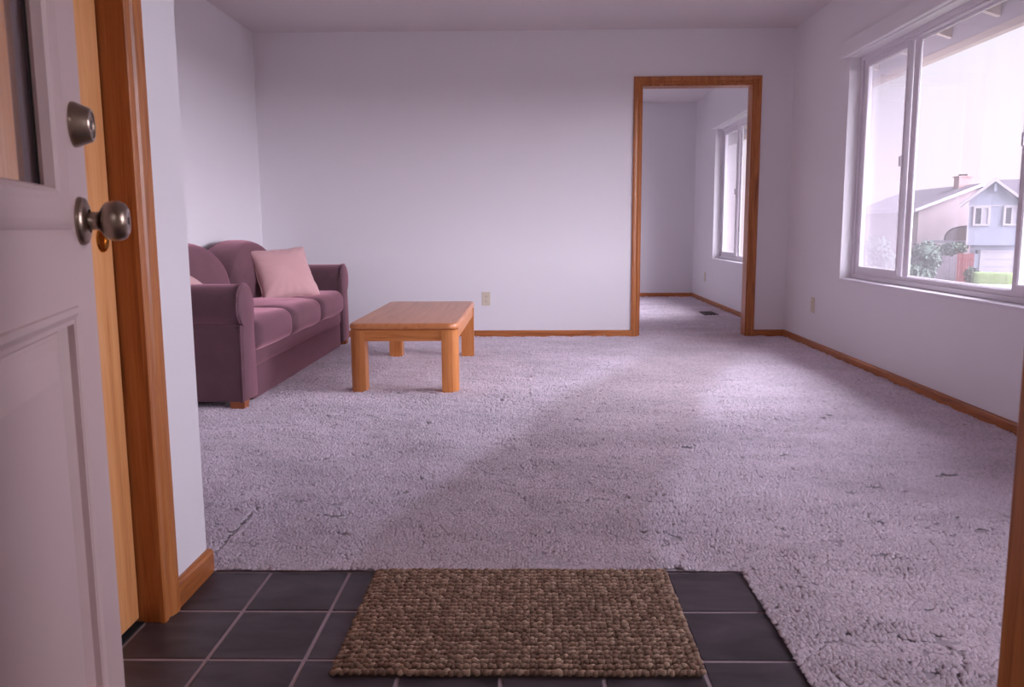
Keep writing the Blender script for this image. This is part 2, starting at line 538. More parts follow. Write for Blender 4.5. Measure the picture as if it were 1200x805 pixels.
# right wall with both window openings
W1 = (2.63, 5.25, 0.557, 2.0)    # y0, y1, z0, z1
W2 = (7.32, 8.93, 0.545, 2.0)
def wall_with_holes(y0, y1, holes, zb=-0.6):
    bs = []
    y = y0
    for a, b, c, d in sorted(holes):
        bs.append((XR, XRO, y, a, zb, H)); bs.append((XR, XRO, a, b, zb, c)); bs.append((XR, XRO, a, b, d, H)); y = b
    bs.append((XR, XRO, y, y1, zb, H))
    return B(*bs)
W3 = (0.90, 2.10, 0.66, 2.0)  # opening for the added window that lights the near carpet
setting('wall_right', wall_with_holes(YF - .12, YB2 + .14, [W1, W2, W3]), M['paint'], 'pale wall on the right with the two sliding windows', 'wall')
setting('wall_far', B((-1.0, XR, YB2, YB2 + .14, -0.05, H)), M['paint'], 'pale end wall of the room beyond the cased opening', 'wall')
setting('wall_side', B((-1.14, -1.0, YR2, YB2, -0.05, H)), M['paint'], 'pale side wall of the room beyond the cased opening', 'wall')
# entry closet wall: stub facing the entry with the closet door, and its end wall
CY0, CY1, CZ = 0.42, 1.672, 2.03   # closet opening
setting('wall_entry', B((-0.97, XS, CY1 + .02, 1.93, -0.05, H), (-0.97, XS, YF, CY0, -0.05, H), (-0.97, XS, CY0, CY1, CZ, H), (XL, -0.97, 1.82, 1.93, -0.05, H)), M['paint'],
        'narrow bright wall end beside the closet door casing', 'wall')
# front wall with the door opening; camera looks in through it
FX0, FX1, FH = -0.372, 0.585, 2.05
setting('wall_front', B((XL, FX0, YF - .12, YF, -0.05, H), (FX1, XR, YF - .12, YF, -0.05, H),
        (FX0, FX1, YF - .12, YF, FH, H)), M['paint'], 'front wall round the entry door opening', 'wall')
setting('wall_return', B((0.585, 0.70, YF, 0.878, -0.05, H)), M['paint'], 'short return wall at the right of the entry', 'wall')

# ---- trim
BH = 0.060
def base_prof(th=0.012, hgt=BH):
    return [(0, 0), (th, 0), (th, hgt - .012), (th - .003, hgt - .004), (th - .008, hgt), (0, hgt)]
def baseboard(name, p0, p1, nrm, label, ax):
    bm = bmesh.new()
    n = Vector(nrm)
    prism(bm, base_prof(), lambda q, k: Vector(p1 if k else p0) + n * q[0] + Vector((0, 0, q[1])))
    return setting(name, bm, M['oak' + ax], label, 'baseboard')
baseboard('baseboard_back', (XL, YB, 0), (DL - .057, YB, 0), (0, -1, 0), 'low oak baseboard along the wall behind the coffee table', 'X')
baseboard('baseboard_corner', (DR + .057, YB, 0), (XR, YB, 0), (0, -1, 0), 'short oak baseboard between cased opening and room corner', 'X')
baseboard('baseboard_right', (XR, YF, 0), (XR, YB, 0), (-1, 0, 0), 'long oak baseboard running under the big window', 'Y')
baseboard('baseboard_left', (XL, 1.93, 0), (XL, YB, 0), (1, 0, 0), 'oak baseboard behind the sofa', 'Y')
baseboard('baseboard_far', (-1.0, YB2, 0), (XR, YB2, 0), (0, -1, 0), 'oak baseboard on the end wall of the second room', 'X')
baseboard('baseboard_beyond', (XR, YR2, 0), (XR, YB2, 0), (-1, 0, 0), 'oak baseboard under the second room window', 'Y')
bm = bmesh.new()
prism(bm, base_prof(.013, .066), lambda q, k: (XS + q[0], 1.740 if k == 0 else 1.93 + q[0], q[1]))
prism(bm, base_prof(.013, .066), lambda q, k: ((XS + q[0]) if k == 0 else -1.6, 1.93 + q[0], q[1]))
setting('baseboard_entry', bm, M['oakY'], 'short oak baseboard wrapping the bright wall end at the tiles', 'baseboard')

CAS = [(0, 0), (0, .010), (.004, .012), (.014, .0115), (.018, .0085), (.022, .0085), (.027, .013), (.040, .017), (.049, .0175), (.052, .014), (.057, .0135), (.057, 0)]
# cased opening in the back wall
tr1 = root('trim_1', (1.335, YB, 0), label='oak casing round the doorless opening in the back wall', cat='door casing', kind='structure')
bm = bmesh.new(); ring(bm, DL, DR, 0, DH, CAS, lambda x, z, d: (x, YB - d, z), True); obj('casing', bm, M['oakZ'], tr1)
bm = bmesh.new(); ring(bm, DL, DR, 0, DH, CAS, lambda x, z, d: (x, YR2 + d, z), True); obj('casing', bm, M['oakZ'], tr1)
obj('jamb', B((DL, DL + .015, YB - .002, YR2 + .002, 0, DH), (DR - .015, DR, YB - .002, YR2 + .002, 0, DH), (DL + .015, DR - .015, YB - .002, YR2 + .002, DH - .015, DH)), M['oakZ'], tr1)
# closet casing and jamb on the entry wall
tr2 = root('trim_2', (XS, 1.05, 0), label='moulded oak casing and jamb of the closet beside the open front door', cat='door casing', kind='structure')
bm = bmesh.new(); ring(bm, CY0, CY1 - .004, 0, CZ, [(t * 1.27, d) for t, d in CAS], lambda y, z, d: (XS + d, y, z), True); obj('casing', bm, M['oakZ'], tr2)
obj('jamb', B((-0.985, XS + .002, CY1, CY1 + .02, 0, CZ), (-0.985, XS + .002, CY0, CY0 + .018, 0, CZ), (-0.985, XS + .002, CY0 + .018, CY1 - .018, CZ - .018, CZ)), M['oakZ'], tr2)
# closet door
d2 = root('door_2', (-0.94, 1.05, 0), label='flat oak closet door with round brass finger pull', cat='closet door', kind='structure')
obj('door_slab', B((-0.943, -0.909, CY0 + .022, CY1 - .003, 0.012, CZ - .02, .003)), M['slab'], d2)
bm = bmesh.new()
lathe(bm, [(0, .0006), (.019, .0006), (.022, .004), (.025, .0045), (.027, .002), (.027, 0)], lambda x, y, hh: (-0.909 + hh, 1.628 + x * .8, 0.884 + y), 32)
obj('finger_pull', bm, M['brass'], d2, True, 40)
# bottom track dark line
setting('trim_3', B((-0.985, -0.90, CY0, CY1, -0.012, 0.002)), M['dark'], 'dark slot under the closet door', 'threshold')
# right-hand wooden post end of the return wall
tr4 = root('trim_4', (0.58, 0.87, 0), label='dark oak post edge at the right end of the entry', cat='door casing', kind='structure')
obj('casing', B((0.570, 0.585, 0.80, 0.890, 0, 2.1, .003)), M['oakZ'], tr4)
obj('jamb', B((0.585, 0.715, 0.878, 0.892, 0, 2.1, .002)), M['oakZ'], tr4)
# front door frame
tr5 = root('trim_5', (0.1, YF, 0), label='oak jamb and threshold of the front door opening', cat='door casing', kind='structure')
obj('jamb', B((FX0, FX0 + .02, YF - .12, YF + .002, 0, FH), (FX1 - .02, FX1, YF - .12, YF, 0, FH), (FX0 + .02, FX1 - .02, YF - .12, YF, FH - .02, FH)), M['oakZ'], tr5)
obj('sill', B((FX0, FX1, YF - .12, YF, -.012, .01)), M['oakX'], tr5)

# ------------------------------------------------------------------ entry tiles
T, TX, TY, GR = 0.2092, -0.691, 1.728, 0.0085
tile_bm = B((-T / 2 + GR / 2, T / 2 - GR / 2, -T / 2 + GR / 2, T / 2 - GR / 2, -0.012, 0.0, .002, 2))
tile_me = mesh_from_bm(tile_bm, 'tile'); tile_me.materials.append(M['tile'])
half_cache = {}
for j in range(-7, 1):
    y0, y1 = TY + j * T, TY + (j + 1) * T
    for i in range(-1, 6):
        x0, x1 = TX + i * T, TX + (i + 1) * T
        if i == -1: x0 = XS + 0.003 if j > -1 else -0.893      # runs under the closet door where the wall opens
        if y0 < YF: continue
        if i == -1:
            key = round(x0, 3)
            if key not in half_cache:
                w = (x1 - x0) / 2
                half_cache[key] = mesh_from_bm(B((-w, w - GR / 2, -T / 2 + GR / 2, T / 2 - GR / 2, -0.012, 0.0, .002, 2)), 'tile'); half_cache[key].materials.append(M['tile'])
            me = half_cache[key]
        else:
            me = tile_me
        o = bpy.data.objects.new('tile', me)
        o.location = ((x0 + x1) / 2, (y0 + y1) / 2, random.uniform(-.0006, .0006))
        o.rotation_euler = (random.uniform(-.0016, .0016), random.uniform(-.0016, .0016), 0)
        COL.objects.link(o); o.parent = floor

# ------------------------------------------------------------------ carpet
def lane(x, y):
    """How far the pile is darkened: 1 on the walked lane from the mat to the opening, plus painted shade."""
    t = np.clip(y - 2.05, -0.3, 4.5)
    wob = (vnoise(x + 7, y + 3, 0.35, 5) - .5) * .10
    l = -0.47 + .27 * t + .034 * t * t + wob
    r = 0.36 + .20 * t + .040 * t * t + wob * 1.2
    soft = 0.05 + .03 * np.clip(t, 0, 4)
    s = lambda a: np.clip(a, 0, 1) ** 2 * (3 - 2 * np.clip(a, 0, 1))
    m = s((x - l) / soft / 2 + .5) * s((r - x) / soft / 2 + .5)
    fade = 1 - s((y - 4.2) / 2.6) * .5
    right = s((x - r + .05) / .3) * s((2.6 - y) / .7) * .85       # shade by the near window wall, put into the pile colour
    lefts = s((-0.25 - x) / .4) * s((2.45 - y) / .35) * .45      # darker patch by the wall end
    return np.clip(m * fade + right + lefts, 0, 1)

def carpet_base():
    V, L, off = [], [], 0
    def patch(x0, x1, y0, y1, step):
        nonlocal off
        nx, ny = max(2, int((x1 - x0) / step) + 1), max(2, int((y1 - y0) / step) + 1)
        gx, gy = np.meshgrid(np.linspace(x0, x1, nx), np.linspace(y0, y1, ny))
        z = 0.004 + 0 * gx
        V.append(np.stack([gx.ravel(), gy.ravel(), z.ravel()], 1))
        a = (np.arange(ny - 1)[:, None] * nx + np.arange(nx - 1)[None, :]).ravel() + off
        L.append(np.stack([a, a + 1, a + nx + 1, a + nx], 1).ravel()); off += nx * ny
    patch(XL, XR, 1.938, YB, .05)
    patch(0.552, XR, YF, 1.938, .05)
    patch(DL + .015, DR - .015, YB, YR2, .05)
    patch(-1.0, XR, YR2, YB2, .06)
    V = np.concatenate(V); L = np.concatenate(L)
    me = np_mesh('carpet', V, 4, L)
    a = me.attributes.new('wear_shade', 'FLOAT', 'POINT'); a.data.foreach_set('value', lane(V[:, 0], V[:, 1]).astype(np.float32))
    a = me.attributes.new('tint', 'FLOAT', 'POINT'); a.data.foreach_set('value', np.full(len(V), .62, np.float32))
    return me

def carpet_pile():
    rng = np.random.RandomState(3)
    P = []
    def fill(x0, x1, y0, y1, s):
        gx, gy = np.meshgrid(np.arange(x0 + s * .3, x1, s), np.arange(y0 + s * .3, y1, s))
        x = gx.ravel() + rng.uniform(-.42, .42, gx.size) * s; y = gy.ravel() + rng.uniform(-.42, .42, gx.size) * s
        k = (x > x0 + .002) & (x < x1 - .002) & (y > y0 + .002) & (y < y1)
        P.append(np.stack([x[k], y[k], np.full(k.sum(), s)], 1))
    fill(0.552, XR, 0.95, 1.938, .0085)
    y = 1.938
    while y < YB - .01:
        s = float(np.interp(y, [1.9, 2.8, 4.0, 6.3], [.0080, .0090, .0125, .0165]))
        y2 = min(y + .25, YB)
        x0 = XL
        if y < 3.2: x0 = max(XL, -0.50 * y - .15)
        fill(x0, XR, y, y2, s); y = y2
    fill(DL + .015, DR - .015, YB, YR2, .017)
    fill(0.3, XR, YR2, YB2, .022)
    P = np.concatenate(P)
    x, y, s = P[:, 0], P[:, 1], P[:, 2]
    # yarn leans the way feet and the vacuum left it: down a lumpy height field, so tufts part into small dark furrows
    def hf(a, b):
        return (vnoise(a * .55, b, .036, 11) * 1.1 + vnoise(a * .8 + 5, b, .018, 12) * .45 + vnoise(a * .5, b * 1.1, .09, 13) * .7)
    d = .003
    gx = (hf(x + d, y) - hf(x - d, y)) / (2 * d); gy = (hf(x, y + d) - hf(x, y - d)) / (2 * d)
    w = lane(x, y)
    brush = (vnoise(x, y * .5, .45, 21) - .5)
    lx = np.clip(gx * .010 / 60 * 9 + brush * .6, -1, 1) + rng.normal(0, .25, len(x))
    ly = np.clip(gy * .010 / 60 * 9 + (vnoise(x * 1.3, y, .5, 22) - .5) * .9, -1, 1) + rng.normal(0, .25, len(x))
    lump = hf(x, y) / 2.25
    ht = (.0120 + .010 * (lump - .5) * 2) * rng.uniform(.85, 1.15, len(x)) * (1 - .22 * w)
    ht *= np.interp(s, [.008, .017], [1.0, 1.05])
    # seams in the laid carpet, cut as furrows
    seam1 = (np.abs(x + .887 + (y - 2.2) * .01) < .006) & (y > 2.04) & (y < 2.40)
    seam2 = (np.abs(y - 2.715 - (x - 1.5) * .12) < .006) & (x > 1.46)
    fur = (np.abs(vnoise(x * .5, y, .030, 31) - .5) < .030) & (vnoise(x, y, .075, 32) > .56)      # short partings in the pile
    fur |= (np.abs(vnoise(x * .45, y * 1.1, .042, 33) - .5) < .022) & (vnoise(x, y, .11, 34) > .60)
    fur &= y < 4.6
    keep = ~(seam1 | seam2 | fur)
    x, y, s, lx, ly, ht, w, lump = [q[keep] for q in (x, y, s, lx, ly, ht, w, lump)]
    n = len(x)
    ang = rng.uniform(0, 6.283, n)
    rad = s * .95
    base_z = np.full(n, .001)
    V = np.zeros((n, 5, 3))
    for k in range(4):
        a = ang + k * math.pi / 2
        V[:, k, 0] = x + np.cos(a) * rad; V[:, k, 1] = y + np.sin(a) * rad; V[:, k, 2] = base_z
    V[:, 4, 0] = x + lx * .005; V[:, 4, 1] = y + ly * .005; V[:, 4, 2] = ht + .002
    # widen the shoulder: lift the base ring so tufts read as round yarn ends
    for k in range(4):
        V[:, k, 2] += ht * .48
        V[:, k, 0] += lx * .001; V[:, k, 1] += ly * .001
    idx = np.arange(n)[:, None] * 5
    F = np.concatenate([np.stack([idx[:, 0] + k, idx[:, 0] + (k + 1) % 4, idx[:, 0] + 4], 1) for k in range(4)])
    # stay inside the walls
    V[:, :, 0] = np.minimum(V[:, :, 0], XR - .001); V[:, :, 1] = np.minimum(V[:, :, 1], YB2 - .001)
    me = np_mesh('carpet_pile', V.reshape(-1, 3), 3, F.ravel())
    me.polygons.foreach_set('use_smooth', np.ones(len(me.polygons), bool))
    a = me.attributes.new('wear_shade', 'FLOAT', 'POINT'); a.data.foreach_set('value', np.repeat(w, 5).astype(np.float32))
    # nap brushed this way and that reads lighter or darker in streaks
    nap = vnoise(x + y * .35, y * 1.6, .30, 41) * .6 + vnoise(x * .7, y * 1.8, .14, 42) * .4
    tint = rng.uniform(.86, 1.10, n) * (1 + .30 * (nap - .5))
    a = me.attributes.new('tint', 'FLOAT', 'POINT'); a.data.foreach_set('value', np.repeat(tint, 5).astype(np.float32))
    print('tufts', n)
    return me
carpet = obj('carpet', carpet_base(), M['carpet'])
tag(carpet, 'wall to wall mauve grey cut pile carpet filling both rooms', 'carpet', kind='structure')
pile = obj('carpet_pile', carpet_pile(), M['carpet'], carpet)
pile['kind'] = 'stuff'

# ------------------------------------------------------------------ doormat
def doormat():
    X0, X1, Y0, Y1 = -0.408, 0.350, 1.448, 1.930
    r = root('doormat', (0, 0, 0), label='brown woven jute doormat lying on the dark entry tiles', cat='doormat')
    obj('backing', B((X0 + .006, X1 - .006, Y0 + .006, Y1 - .006, 0.0005, .008)), M['dark_jute'], r)
    nx, ny = 44, 28
    dx, dy = (X1 - X0) / nx, (Y1 - Y0) / ny
    us = np.linspace(0, 2 * math.pi, 9)[:-1]; vs = np.linspace(-math.pi / 2, math.pi / 2, 6)[1:-1]
    pts = [(0, 0, -1)] + [(math.cos(v) * math.cos(u), math.cos(v) * math.sin(u), math.sin(v)) for v in vs for u in us] + [(0, 0, 1)]
    S = np.array(pts)
    faces = []
    for k in range(8):
        faces.append((0, 1 + (k + 1) % 8, 1 + k))
        for q in range(3):
            a, b, c, d = 1 + q * 8 + k, 1 + q * 8 + (k + 1) % 8, 1 + (q + 1) * 8 + (k + 1) % 8, 1 + (q + 1) * 8 + k
            faces += [(a, b, c), (a, c, d)]
        faces.append((1 + 24 + k, 1 + 24 + (k + 1) % 8, 33))
    faces = np.array(faces)
    V, F = [], []
    rng = np.random.RandomState(8)
    off = 0
    for j in range(ny):
        for i in range(nx):
            edge = j in (0, ny - 1) or i in (0, nx - 1)
            cx_ = X0 + (i + .5) * dx + rng.normal(0, .0005) + .001 * math.sin(j * 1.9 + i * .4); cy_ = Y0 + (j + .5) * dy + rng.normal(0, .0004) + .0012 * math.sin(i * .35 + j * .2)
            for sgn in (0, 1):
                a = .24 + rng.normal(0, .10)
                sx, sy, sz = .0086 * rng.uniform(.92, 1.1), .0042 * rng.uniform(.9, 1.15), .0068 * rng.uniform(.88, 1.15)
                q = S * np.array([sx, sy, sz])
                px_ = q[:, 0] * math.cos(a) - q[:, 1] * math.sin(a); py_ = q[:, 0] * math.sin(a) + q[:, 1] * math.cos(a)
                zc = .0118 + (.0016 if sgn else 0) + rng.normal(0, .0008) - (.002 if edge else 0)
                p = np.stack([px_ + cx_ + (sgn - .5) * .0086, py_ + cy_ + (sgn - .5) * .0012, q[:, 2] + zc], 1)
                V.append(p); F.append(faces + off); off += len(S)
    V = np.concatenate(V); F = np.concatenate(F)
    me = np_mesh('woven_loops', V, 3, F.ravel())
    me.polygons.foreach_set('use_smooth', np.ones(len(me.polygons), bool))
    o = obj('woven_loops', me, M['jute'], r); o['kind'] = 'stuff'
M['dark_jute'] = plain('dark_jute_backing', lin(62, 46, 38), 0.95)
doormat()

# ------------------------------------------------------------------ front door (open, exterior side towards us)
def front_door():
    W, TH, HT = 0.914, 0.044, 2.03
    hinge = (-0.3471, 0.2307, 0.0)
    r = root('door_1', hinge, math.radians(108), label='taupe painted front door with a glazed upper light standing open', cat='door', kind='structure')
    r['origin'] = [0, 0, 0]
    P = M['door_paint']
    XA, XB = 0.11, W - 0.11       # outer line of the mouldings
    # stiles and rails round a lite opening and a lower panel
    gx0, gx1, gz0, gz1 = XA + .05, XB - .05, 0.955, 1.86
    px0, px1, pz0, pz1 = XA + .02, XB - .02, 0.285, 0.785
    bs = [(0, gx0 if False else XA + .02, 0, TH, .008, HT), (XB - .02, W, 0, TH, .008, HT),
          (XA + .02, XB - .02, 0, TH, .008, pz0), (XA + .02, XB - .02, 0, TH, pz1, 0.945), (XA + .02, XB - .02, 0, TH, 1.875, HT)]
    obj('door_slab', B(*bs), P, r, local=True)
    # lower panel: sunk field with moulded frame and a raised centre
    bm = bmesh.new()
    ring(bm, px0, px1, pz0, pz1, [(0.022, 0), (.020, -.003), (.013, -.0045), (.006, -.001), (.003, .005), (-.004, .012), (-.010, .018), (-.030, .018), (-.030, .026), (.022, .026)], lambda x, z, d: (x, d, z))
    obj('panel_moulding', bm, P, r, local=True)
    bm = bmesh.new()
    a, b, c, d = px0 + .015, px1 - .015, pz0 + .015, pz1 - .015
    ring(bm, a + .045, b - .045, c + .045, d - .045, [(0.0, .005), (.030, .0165), (.045, .0175), (.045, .030), (0, .030)], lambda x, z, dd: (x, dd, z))
    add_box(bm, a + .045, b - .045, .005, .030, c + .045, d - .045)
    obj('door_panel', bm, P, r, local=True)
    # lite frame, proud of the door on both faces
    bm = bmesh.new()
    ring(bm, gx0, gx1, gz0, gz1, [(0, .018), (-.004, .012), (0, .001), (.006, -.003), (.014, -.001), (.026, -.002), (.036, -.006), (.044, -.005), (.050, -.001), (.050, .006), (.0, .020)], lambda x, z, d: (x, d, z))
    obj('lite_frame', bm, P, r, True, 35, local=True)
    bm = bmesh.new()
    ring(bm, gx0, gx1, gz0, gz1, [(0, .026), (0, .033), (.030, .048), (.044, .050), (.050, .044), (.050, .026)], lambda x, z, d: (x, d, z))
    obj('inner_lite_frame', bm, M['door_inner'], r, True, 35, local=True)
    obj('glass_pane', B((gx0 - .004, gx1 + .004, .0195, .0245, gz0 - .004, gz1 + .004)), M['door_glass'], r, local=True)
    bm = bmesh.new()
    ring(bm, gx0 + .002, gx1 - .002, gz0 + .002, gz1 - .002, [(0, .0192), (.003, .0192), (.003, .0170), (0, .0172)], lambda x, z, d: (x, d, z))
    obj('glazing_seal', bm, M['dark'], r, local=True)
    # lever set
    kx, kz = W - .054, .917
    kn = bmesh.new()
    lathe(kn, [(0, -.002), (.0325, -.002), (.033, .003), (.031, .007), (.024, .010), (.016, .012)], lambda x, y, hh: (kx + x, -hh, kz + y), 40)
    lathe(kn, [(.0135, .010), (.0125, .015), (.0120, .021), (.0140, .025), (.0195, .028), (.0255, .033), (.0278, .041), (.0270, .049), (.0240, .056), (.0180, .0595), (.0125, .0603), (.0105, .0592), (0, .0592)], lambda x, y, hh: (kx + x, -hh, kz + y), 40)
    knob = obj('door_knob', kn, M['bronze'], r, True, 50, local=True)
    db = bmesh.new()
    lathe(db, [(0, -.002), (.030, -.002), (.030, .004), (.0295, .005), (.0225, .0215), (.0205, .0235), (.0175, .0235), (.0165, .0220), (0, .0220)], lambda x, y, hh: (kx + x, -hh, 1.045 + y), 40)
    bolt = obj('deadbolt', db, M['bronze'], r, True, 40, local=True)
    obj('keyhole', B((kx - .0012, kx + .0012, -.0228, -.0205, 1.039, 1.051)), M['dark'], bolt, local=True)
    obj('keyhole', B((kx - .0012, kx + .0012, -.0602, -.058, kz - .005, kz + .005)), M['dark'], knob, local=True)
    obj('latch_plate', B((W - .0005, W + .0015, .010, .034, kz - .028, kz + .028)), M['brass'], r, local=True)
front_door()

# ------------------------------------------------------------------ windows
def window(name, y0, y1, z0, z1, s_l, s_r, label, far=False):
    """Three-light vinyl slider: sliding sashes at both ends, fixed light between. y1 is the far end."""
    r = root(name, (XR, (y0 + y1) / 2, z0), label=label, cat='window', kind='structure')
    Wm = M['white']
    X0, X1 = XR + .075, XRO - .005
    bm = bmesh.new()
    ring(bm, y0 + .038, y1 - .038, z0 + .040, z1 - .038, [(0, X0 + .012), (.012, X0 + .012), (.012, X0), (.0375, X0), (.0375, X1), (0, X1)], lambda y, z, d: (d, y, z))
    fr = obj('window_frame', bm, Wm, r)
    obj('track', B((X0 + .014, X0 + .018, y0 + .038, y1 - .038, z0 + .040, z0 + .052), (X0 + .034, X0 + .038, y0 + .038, y1 - .038, z0 + .040, z0 + .050)), Wm, fr)
    zb, zt = z0 + .043, z1 - .040
    for ya, yb in ((s_l, y1 - .040), (y0 + .040, s_r)):
        if yb - ya < .1: continue
        bm = bmesh.new()
        ring(bm, ya + .048, yb - .034, zb + .040, zt - .034, [(0, X0 + .020), (.005, X0 + .014), (.034, X0 + .012), (.034, X0 + .040), (0, X0 + .038)], lambda y, z, d: (d, y, z))
        sash = obj('sash', bm, Wm, r)
        obj('pane', B((X0 + .026, X0 + .030, ya + .044, yb - .030, zb + .036, zt - .030)), M['glass'], sash)
        obj('latch', B((X0 - .006, X0 + .013, (ya + .022) if ya == s_l else (yb - .030), (ya + .036) if ya == s_l else (yb - .016), (zb + zt) / 2 - .03, (zb + zt) / 2 + .03, .003)), Wm, sash)
        sc = obj('insect_screen', B((X1 - .006, X1 - .004, ya - .01, yb + .01, zb, zt)), M['screen'], r)
    # fixed light
    fa, fb = s_r + .022 if s_r > y0 + .2 else y0 + .04, s_l - .030
    posts = [(s_l - .030, s_l + .006)] + ([(s_r - .006, s_r + .022)] if s_r > y0 + .2 else [])
    for pa, pb in posts:
        obj('mullion', B((X0 + .041, X1 - .004, pa, pb, zb, zt)), Wm, r)
    bm = bmesh.new()
    ring(bm, fa + .030, fb - .030, zb + .016, zt - .016, [(0, X0 + .048), (.006, X0 + .042), (.0295, X0 + .041), (.0295, X1 - .008), (0, X1 - .008)], lambda y, z, d: (d, y, z))
    fx = obj('fixed_frame', bm, Wm, r)
    obj('pane', B((X1 - .020, X1 - .016, fa + .026, fb - .026, zb + .012, zt - .012)), M['glass'], fx)
    # stool at the bottom of the reveal, valance over the top
    obj('window_sill', B((XR - .010, X0, y0 - .012, y1 + .012, z0 - .014, z0 + .001, .003)), Wm, r)
    return r
window('window_1', *W1, 4.61, 3.52, 'large white three light sliding window on the right wall')
window('window_2', *W2, 8.30, 7.30, 'white sliding window seen through the cased opening')
window('window_added', *W3, 1.52, 0.70, 'unseen white sliding window added near the entry to let in light')  # added out of view to light the entry wall and near carpet
def valance(name, y0, y1, label):
    o = obj(name, B((XR - .030, XR, y0, y1, 2.008, 2.104, .002)), M['paint'])
    tag(o, label, 'pelmet', kind='structure')
valance('trim_6', 2.55, 5.345, 'plain painted pelmet box over the large window')
valance('trim_7', 7.25, 9.02, 'plain painted pelmet box over the second room window')
# ------------------------------------------------------------------ outlets and vent
def outlet(pos, nrm, label):
    r = root('wall_outlet', pos, label=label, cat='outlet')
    ux = Vector((0, 0, 1)).cross(Vector(nrm)); n = Vector(nrm); c = Vector(pos)
    def pl(x, z, d): return c + ux * x + Vector((0, 0, z)) + n * d
    bm = bmesh.new()
    ring(bm, -.030, .030, -.052, .052, [(0, .0055), (.002, .0055), (.005, .001), (.005, 0), (0, 0)], pl)
    prism(bm, [(-.030, -.052), (.030, -.052), (.030, .052), (-.030, .052)], lambda q, k: pl(q[0], q[1], .0055 if k else .001))
    obj('cover_plate', bm, M['almond'], r)
    for zc in (.0195, -.0195):
        bm = bmesh.new()
        pts = []
        for k in range(20):
            a = 2 * math.pi * k / 20
            pts.append((.0165 * math.cos(a), max(-.0125, min(.0125, .0165 * math.sin(a))) + zc))
        prism(bm, pts, lambda q, k: pl(q[0], q[1], .0075 if k else .004))
        s = obj('receptacle', bm, M['almond'], r)
        bm = bmesh.new()
        for x0, x1, z0, z1 in ((-.0075, -.005, -.003, .006), (.005, .0072, -.003, .005), (-.002, .002, -.0095, -.006)):
            prism(bm, [(x0, z0 + zc), (x1, z0 + zc), (x1, z1 + zc), (x0, z1 + zc)], lambda q, k: pl(q[0], q[1], .0078 if k else .006))
        obj('slot', bm, M['almond_dark'], s)
    bm = bmesh.new()
    lathe(bm, [(0, .0072), (.0025, .0068), (.003, .005)], lambda x, y, hh: pl(x, y, hh), 10)
    obj('screw', bm, M['almond'], r)
    return r
outlet((-0.369, YB, 0.325), (0, -1, 0), 'almond wall outlet behind the coffee table')
outlet((XR, 5.72, 0.325), (-1, 0, 0), 'almond wall outlet under the large window')
outlet((XR, 9.285, 0.31), (-1, 0, 0), 'almond wall outlet in the room beyond the opening')

vt = root('floor_vent', (1.85, 7.98, 0.012), label='dark brown metal floor vent set in the second room carpet', cat='vent')
M['vent'] = plain('vent_bronze', lin(70, 56, 52), 0.45, 0.6)
bm = bmesh.new(); ring(bm, 1.80, 1.90, 7.86, 8.10, [(0, .020), (.014, .021), (.020, .014), (.020, .008), (0, .008)], lambda x, y, d: (x, y, d)); obj('vent_frame', bm, M['vent'], vt)
for k in range(9):
    y = 7.875 + k * .0263
    obj('slat', B((1.80, 1.90, y, y + .010, .012, .018)), M['vent'], vt)
obj('duct', B((1.80, 1.90, 7.86, 8.10, .004, .008)), M['dark'], vt)

